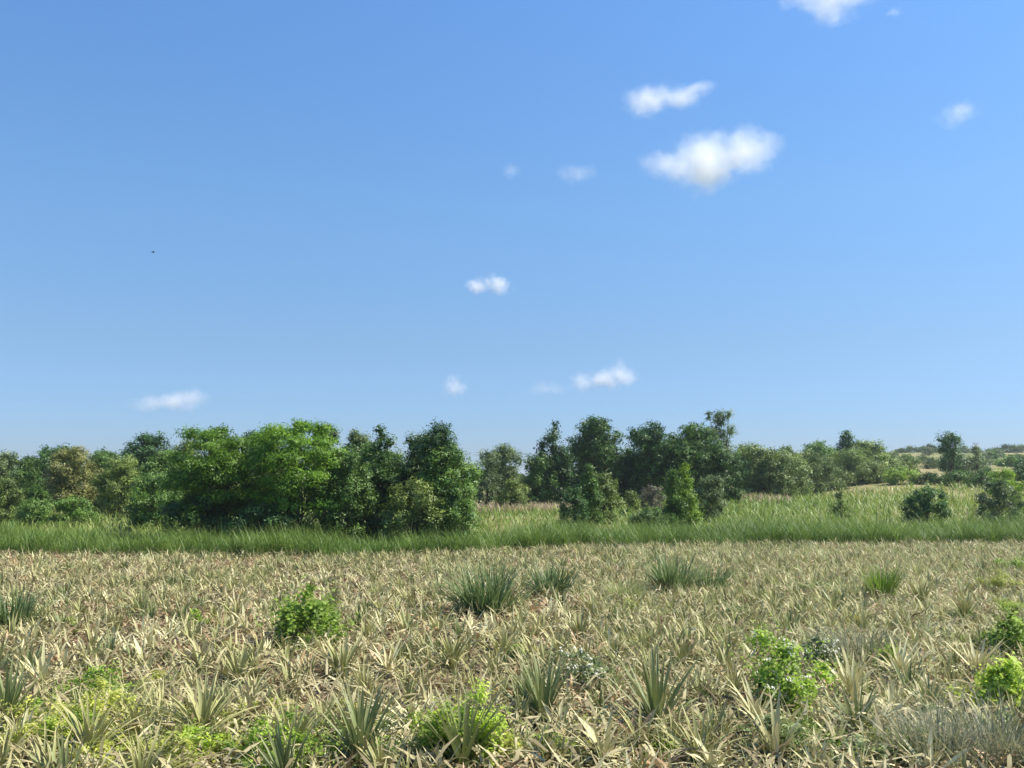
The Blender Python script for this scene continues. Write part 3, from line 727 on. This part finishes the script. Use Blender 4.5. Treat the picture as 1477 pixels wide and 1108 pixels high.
# dead leaves lying between the plants
g = Geo(); n = 44000
y = 7.5 + 34 * RNG.random(n) ** 1.1; x = RNG.uniform(-.56, .56, n) * y + RNG.uniform(-1, 1, n)
k = y < edge(x) - .2; x, y = x[k], y[k]; n = len(x)
b = on_ground(x, y); b[:, 2] += RNG.uniform(.03, .34, n)
strips(g, b, RNG.uniform(0, 6.283, n), RNG.uniform(-.45, 1.0, n), RNG.uniform(.16, .4, n), RNG.uniform(.03, .055, n), RNG.uniform(-.2, 1.6, n), 2, 0, RNG.normal(0, .9, n), mat=0)
F_ = RNG.random(n)
tag(link('dead_leaf_litter', g.mesh('dead_leaf_litter', [M['litter']])), 'dead pineapple leaves lying thick between the plants', 'leaf litter', kind='stuff')

# thin grass growing through the field
g = Geo(); n = 36000
y = 9 + 31 * RNG.random(n) ** .8; x = RNG.uniform(-.55, .55, n) * y
w = .22 + .9 * ss(.02, .25, x / y) + .5 * (np.sin(x * .8 + y * .4) * np.sin(y * .55 - x * .3) > .35)
k = (y < edge(x) - .3) & (RNG.random(n) < w); x, y = x[k], y[k]; n = len(x)
strips(g, on_ground(x, y), RNG.uniform(0, 6.283, n), RNG.uniform(.9, 1.5, n), RNG.uniform(.35, .8, n), RNG.uniform(.008, .016, n) * (.6 + y / 25), RNG.uniform(.2, 1.5, n), 2)
tag(link('field_grass', g.mesh('field_grass', M['fieldgrass'])), 'thin pale grass growing up between the pineapple plants', 'grass', kind='stuff')

# ------------------------------------------------------------------ weeds and grass clumps in the field
def ground_at(px, py):
    v = (CY - py) / F
    y = math.cos(PITCH) - math.sin(PITCH) * v; z = math.sin(PITCH) + math.cos(PITCH) * v
    t = -CAM_H / z
    return (px - CX) / F * t, y * t

def clump(name, label, x0, x1, top, base, mat, seed, n=420, width=.02, lean=(.8, 1.54), droop=(.0, 1.25), spread=.55, heads=0):
    rng = np.random.default_rng(seed)
    X0, d = ground_at((x0 + x1) / 2, base)
    H = (base - top) / F * d; R = (x1 - x0) / 2 / F * d
    a = rng.uniform(0, 6.283, n); r = R * spread * np.sqrt(rng.random(n))
    b = np.stack([r * np.cos(a), r * np.sin(a), np.zeros(n)], -1)
    g = Geo()
    ln = H * rng.uniform(.6, 1.22, n)
    strips(g, b, a + rng.normal(0, .7, n), rng.uniform(*lean, n), ln, rng.uniform(.7, 1.3, n) * width, rng.uniform(*droop, n), 5, 0, rng.normal(0, .5, n), rng=rng)
    o = tag(link(name, g.mesh(name, M[mat]), None, (X0, d, float(terrain(X0, d)) + .02)), label, 'grass')
    return o

clump('grass_clump', 'large blue-green grass clump in the middle of the field', 652, 750, 808, 896, 'blueblade', 1, 380, .036)
clump('grass_clump', 'smaller dark grass clump just behind the large blue-green one', 760, 828, 808, 868, 'blueblade', 2, 260, .036)
clump('grass_clump', 'tall dark grass clump close to the grass bank, beside a low one', 936, 1006, 798, 862, 'blueblade', 3, 300, .04)
clump('grass_clump', 'low grass clump touching the tall dark one near the grass bank', 1000, 1052, 814, 858, 'blueblade', 4, 200, .034)
clump('grass_clump', 'bright lime green upright grass clump in the dry field', 1248, 1298, 820, 872, 'limeblade', 5, 220, .034, (1.1, 1.5), (.1, .6))
clump('grass_clump', 'dull green grass clump at the outer end of the field opposite the lime one', -18, 52, 848, 918, 'blueblade', 6, 280, .034)
clump('grass_clump', 'yellowish grass clump before the tall dark clump', 862, 940, 832, 872, 'fieldgrass', 7, 360, .016)
clump('grass_clump', 'faint grey-green grass clump among olive pineapple fans', 1196, 1296, 890, 968, 'feather', 8, 700, .009, (.6, 1.5), (.3, 1.4), .8)
clump('feathery_grass', 'soft feathery grey-green grass clump below the fallen straw leaves', 1300, 1400, 1008, 1120, 'feather', 9, 620, .011, (.5, 1.5), (.2, 1.5), .8)
clump('feathery_grass', 'soft feathery grass clump hiding the field corner', 1380, 1500, 1000, 1118, 'feather', 10, 700, .011, (.5, 1.5), (.2, 1.5), .8)
clump('feathery_grass', 'lime green tufted grass at the foot of the feathery clumps', 1290, 1370, 1060, 1120, 'limeblade', 11, 300, .012)
clump('grass_clump', 'greenish grass tuft behind the lime green clump', 1190, 1250, 838, 870, 'fieldgrass', 12, 260, .016)

def weed(name, label, x0, x1, top, base, mat, seed, leaf=.06, aspect=.5, lai=4.0, style='dome', flowers=0, lobes=16, cat='weed', bottom=.03):
    X0, d = ground_at((x0 + x1) / 2, base)
    return tree(name, label, cat, x0, x1, top, d, mat, style, seed=seed, leaf=leaf, aspect=aspect, lai=lai * .85, six=True, lobes=lobes * 2, bottom=bottom, flowers=flowers, trunk_r=.012, stems=4, lobe=.17, upw=1.1, jitter=4, shoots=60)

weed('leafy_bush', 'round leafy green bush standing alone in the dry field', 392, 498, 848, 938, 'weed', 400, .085, .6, 4.2)
weed('flowering_bush', 'large green bush dotted with small white flowers', 1076, 1186, 905, 1040, 'weed', 401, .06, .5, 3.4, flowers=150)
weed('flowering_weed', 'small grey-green weed topped with white flowers behind the green pineapple plant', 800, 892, 936, 1005, 'greyweed', 402, .045, .45, 2.4, flowers=130)
weed('flowering_weed', 'pale weed with white flower sprays beside the large flowering bush', 1150, 1216, 905, 985, 'greyweed', 403, .045, .45, 1.8, flowers=110)
weed('lime_weed', 'bright lime green weed with narrow upright shoots', 606, 672, 1005, 1112, 'lime', 404, .06, .4, 3.4, 'dome')
weed('lime_weed', 'taller lime green weed with narrow leaves and curled tips', 652, 728, 990, 1110, 'lime', 405, .06, .4, 3.4, 'column')
weed('broadleaf_weed', 'bright broad-leaved weed at the field margin above the feathery grass', 1414, 1490, 950, 1045, 'lime', 406, .08, .5, 3.6)
weed('broadleaf_weed', 'dark broad-leaved weed behind the fallen straw leaves', 1424, 1492, 884, 962, 'weed', 407, .075, .5, 3.6)
weed('yellow_weed', 'yellowish weed patch with fine leaves beside olive pineapple fans', 70, 188, 982, 1085, 'yellowweed', 408, .038, .5, 3.6, lobes=22)
weed('yellow_weed', 'yellow-green low weed at the foot of the yellowish patch', 176, 300, 1058, 1128, 'yellowweed', 409, .042, .5, 3.8, lobes=22)
weed('green_weed', 'fresh green low weed spreading between pineapple plants', 330, 488, 1032, 1122, 'weed', 410, .042, .5, 3.8, lobes=26)
weed('green_weed', 'small fine-leaved green weed beside the yellowish weed patch', 90, 200, 960, 1020, 'weed', 411, .045, .5, 2.2, lobes=18)
weed('green_weed', 'low pale green weed under the flowering bush', 1050, 1180, 1036, 1108, 'greyweed', 412, .05, .5, 2.8, lobes=20)
weed('green_weed', 'pale green weed in front of the fallen straw leaves', 1170, 1290, 1070, 1126, 'greyweed', 413, .05, .5, 2.8, lobes=20)
weed('green_weed', 'small green weed at the foot of the flowering grey-green weed', 770, 830, 1050, 1100, 'weed', 414, .045, .5, 2.6, lobes=12)
weed('green_weed', 'tiny green weed between the round leafy bush and olive fans', 265, 300, 880, 912, 'weed', 415, .05, .5, 2.2, lobes=10)
weed('green_weed', 'thin bright weed shoot above the fallen straw leaves', 1262, 1296, 930, 982, 'lime', 416, .05, .4, 2.2, lobes=9)

rng = np.random.default_rng(44)
WEEDS = [(50, 1045, 48, 'weed'), (280, 1095, 52, 'weed'), (500, 1045, 36, 'yellowweed'), (600, 1070, 42, 'lime'), (700, 1060, 44, 'lime'), (640, 1100, 48, 'yellowweed'), (820, 1105, 50, 'yellowweed'), (1160, 1085, 52, 'weed'), (1290, 1100, 50, 'yellowweed'), (1440, 945, 42, 'weed'), (1400, 1030, 44, 'yellowweed'), (1465, 900, 40, 'lime'), (105, 1098, 66, 'weed'), (300, 1060, 48, 'yellowweed'), (20, 1108, 60, 'yellowweed'), (440, 1100, 50, 'yellowweed'), (165, 1040, 46, 'weed'), (75, 1100, 60, 'yellowweed'), (340, 1105, 55, 'yellowweed'), (215, 1085, 40, 'lime'), (560, 1105, 50, 'weed'), (735, 1100, 45, 'yellowweed'), (1215, 1000, 34, 'yellowweed'), (1465, 1000, 50, 'lime'), (1390, 905, 34, 'weed'), (1350, 1060, 50, 'greyweed'), (30, 1070, 55, 'yellowweed'), (230, 1000, 45, 'yellowweed'), (150, 1125, 70, 'yellowweed'), (262, 1112, 60, 'lime'), (395, 1050, 50, 'yellowweed'), (560, 1060, 35, 'weed'), (470, 1075, 45, 'weed'),
         (100, 915, 28, 'weed'), (330, 945, 26, 'yellowweed'), (600, 900, 22, 'greyweed'), (745, 960, 30, 'weed'), (905, 890, 26, 'yellowweed'), (1040, 930, 28, 'weed'), (1100, 870, 26, 'yellowweed'),
         (1180, 860, 24, 'greyweed'), (1230, 915, 34, 'yellowweed'), (1340, 930, 30, 'greyweed'), (1440, 860, 36, 'yellowweed'), (1465, 830, 34, 'weed'), (1330, 1100, 48, 'lime'), (1060, 900, 26, 'greyweed'),
         (850, 1070, 40, 'yellowweed'), (950, 1100, 40, 'weed'), (1240, 1060, 42, 'yellowweed'), (1420, 1080, 60, 'greyweed'), (700, 835, 18, 'yellowweed'), (430, 830, 18, 'greyweed'), (180, 850, 20, 'greyweed')]
WL = {'yellowweed': ('small yellow-green weed sprouting between the pineapple plants', 'small yellow-green weeds'), 'weed': ('small fresh green weed sprouting between the pineapple plants', 'small fresh green weeds'),
      'greyweed': ('small pale grey-green weed sprouting between the pineapple plants', 'small pale weeds'), 'lime': ('small lime green weed sprouting between the pineapple plants', 'small lime weeds')}
for q, (px, py, w, m) in enumerate(WEEDS):
    d = ground_at(px, py)[1]
    o = tree('small_weed', WL[m][0], 'weed', px - w, px + w, py - w * rng.uniform(.75, 1.05), d, m, 'dome', seed=700 + q, group=WL[m][1], leaf=.042, aspect=.5, lai=3.2, six=True, lobes=22, bottom=.03, trunk_r=.01, stems=3, upw=1.1, jitter=4, lobe=.18, shoots=34)

# ------------------------------------------------------------------ bird
def bird(px, py, d):
    X0, Y0, Z0 = ray(px, py, d)
    m, t, out = new_mat('bird_feather')
    p = t.nodes.new('ShaderNodeBsdfPrincipled'); p.inputs['Base Color'].default_value = (.02, .02, .025, 1); t.links.new(p.outputs[0], out.inputs[0])
    root = link('bird', None, loc=(X0, Y0, Z0), rz=.5)
    tag(root, 'small dark bird flying high in the clear sky', 'bird')
    g = Geo(); tube(g, [(-.14, 0, 0), (-.09, 0, .004), (-.02, 0, 0), (.06, 0, .005), (.10, 0, .015), (.13, 0, .018), (.16, 0, .012)], [.008, .026, .038, .033, .018, .02, .003], 10)
    link('body', g.mesh('bird_body', m, True), root)
    for s in (-1, 1):
        V = np.array([(.05, 0, .01), (-.05, 0, .012), (.06, s * .11, .06), (-.045, s * .12, .06), (.0, s * .25, .045), (-.035, s * .26, .043)], float)
        V = np.concatenate([V, V - np.array([0, 0, .006])])
        Fq = np.array([(0, 1, 3, 2), (2, 3, 5, 4), (6, 8, 9, 7), (8, 10, 11, 9), (0, 2, 8, 6), (2, 4, 10, 8), (1, 7, 9, 3), (3, 9, 11, 5), (4, 5, 11, 10)])
        link('wing', make_mesh('bird_wing', V, Fq, m, {'tint': np.full(12, .5), 'along': np.zeros(12)}), root)
    V = np.array([(-.12, .015, 0), (-.12, -.015, 0), (-.22, -.035, 0), (-.22, .035, 0), (-.12, .015, -.006), (-.12, -.015, -.006), (-.22, -.035, -.006), (-.22, .035, -.006)])
    link('tail', make_mesh('bird_tail', V, np.array([(0, 1, 2, 3), (4, 7, 6, 5), (0, 3, 7, 4), (1, 5, 6, 2), (2, 6, 7, 3), (0, 4, 5, 1)]), m, {}), root)
bird(221, 364, 75)

# ------------------------------------------------------------------ clouds: soft puffs of vapour a few hundred metres up
import bmesh
def cloud_mat(name, density, scale):
    density *= .42
    m, t, out = new_mat(name)
    tc = t.nodes.new('ShaderNodeTexCoord'); geo = t.nodes.new('ShaderNodeNewGeometry')
    ln = t.nodes.new('ShaderNodeVectorMath'); ln.operation = 'LENGTH'; t.links.new(tc.outputs['Object'], ln.inputs[0])
    nz = noise(t, scale, 5, .62, geo.outputs['Position'])
    r = mth(t, 'ADD', ln.outputs['Value'], mth(t, 'MULTIPLY', mth(t, 'SUBTRACT', nz, .42), 1.9))
    f = mth(t, 'DIVIDE', mth(t, 'SUBTRACT', .95, r), .85, clamp=True)
    f = mth(t, 'POWER', f, 1.5)
    v = t.nodes.new('ShaderNodeVolumePrincipled')
    v.inputs['Color'].default_value = (.99, .99, .99, 1); v.inputs['Anisotropy'].default_value = .1
    t.links.new(mth(t, 'MULTIPLY', f, density), v.inputs['Density'])
    t.links.new(v.outputs[0], out.inputs['Volume'])
    return m

bm = bmesh.new(); bmesh.ops.create_icosphere(bm, subdivisions=3, radius=1.0)
puff_mesh = bpy.data.meshes.new('puff'); bm.to_mesh(puff_mesh); bm.free()

def cloud(label, puffs, tau, base=760.0):
    """puffs: (px, py, half width px, half height px); the distance follows from the cloud base height"""
    cy = max(p[1] + p[3] for p in puffs)
    el = math.atan((HORIZON - cy) / F)
    d = (base - CAM_H) / math.tan(el)
    cx = sum(p[0] for p in puffs) / len(puffs)
    root = link('cloud', None, loc=ray(cx, cy, d))
    tag(root, label, 'cloud', 'fair-weather clouds')
    big = max(p[2] for p in puffs) / F * d
    m = cloud_mat('cloud_vapour', tau / big, 1.3 / big)
    me = puff_mesh.copy(); me.materials.append(m)
    for px, py, hw, hh in puffs:
        p = Vector(ray(px, py, d + RNG.uniform(-.3, .3) * hw / F * d)) - root.location
        o = link('puff', me, root, p, 0, (hw / F * d * 1.4, hw / F * d * 1.15, hh / F * d * 1.55))

cloud('largest white cloud, long and lumpy with a bright rounded end', [(1080, 218, 48, 28), (1020, 225, 55, 32), (965, 238, 40, 16), (1015, 256, 58, 22)], 5.0)
cloud('ragged white cloud floating just above the largest one', [(940, 148, 46, 17), (975, 140, 40, 17), (1008, 126, 24, 8)], 3.2)
cloud('bright cloud cut off by the upper edge of the view', [(1200, 2, 48, 26), (1160, -8, 40, 14), (1240, -6, 36, 12)], 3.5)
cloud('faint lone cloud high over the dry hill', [(1384, 165, 34, 14), (1395, 158, 18, 9)], 1.4)
cloud('very faint thin wisp trailing from the largest cloud', [(832, 252, 28, 12), (850, 244, 14, 8)], .8)
cloud('small bright double-puffed cloud in the middle of the sky', [(718, 411, 20, 14), (690, 413, 20, 11)], 3.6)
cloud('flat pale cloud above the feathery trees', [(265, 576, 30, 16), (228, 582, 34, 11)], 3.0)
cloud('domed bright cloud low above the grove', [(894, 541, 28, 18), (872, 547, 24, 12), (842, 551, 22, 12)], 3.4)
cloud('small faint puff low above the thicket', [(655, 560, 18, 16)], 2.0)
cloud('very faint scrap of cloud alone over the double-puffed cloud', [(737, 246, 14, 11)], .7)
cloud('tiny faint scrap of cloud near the cut-off bright cloud', [(1290, 18, 12, 6)], .8)
cloud('thin faint cloud streak low beside the domed bright cloud', [(790, 560, 28, 10)], 1.2)

# ------------------------------------------------------------------ the air
m, t, out = new_mat('haze_air')
v = t.nodes.new('ShaderNodeVolumePrincipled')
v.inputs['Color'].default_value = (.80, .88, 1.0, 1); v.inputs['Density'].default_value = .0002; v.inputs['Anisotropy'].default_value = .2
t.links.new(v.outputs[0], out.inputs['Volume'])
V = np.array([(x, y, z) for z in (-1.5, 24) for y in (-70, 4200) for x in (-4200, 4200)], float)
o = link('haze', make_mesh('haze', V, np.array([(0, 2, 3, 1), (4, 5, 7, 6), (0, 1, 5, 4), (2, 6, 7, 3), (0, 4, 6, 2), (1, 3, 7, 5)]), m))
tag(o, 'thin bluish haze over the land', 'haze', kind='stuff')
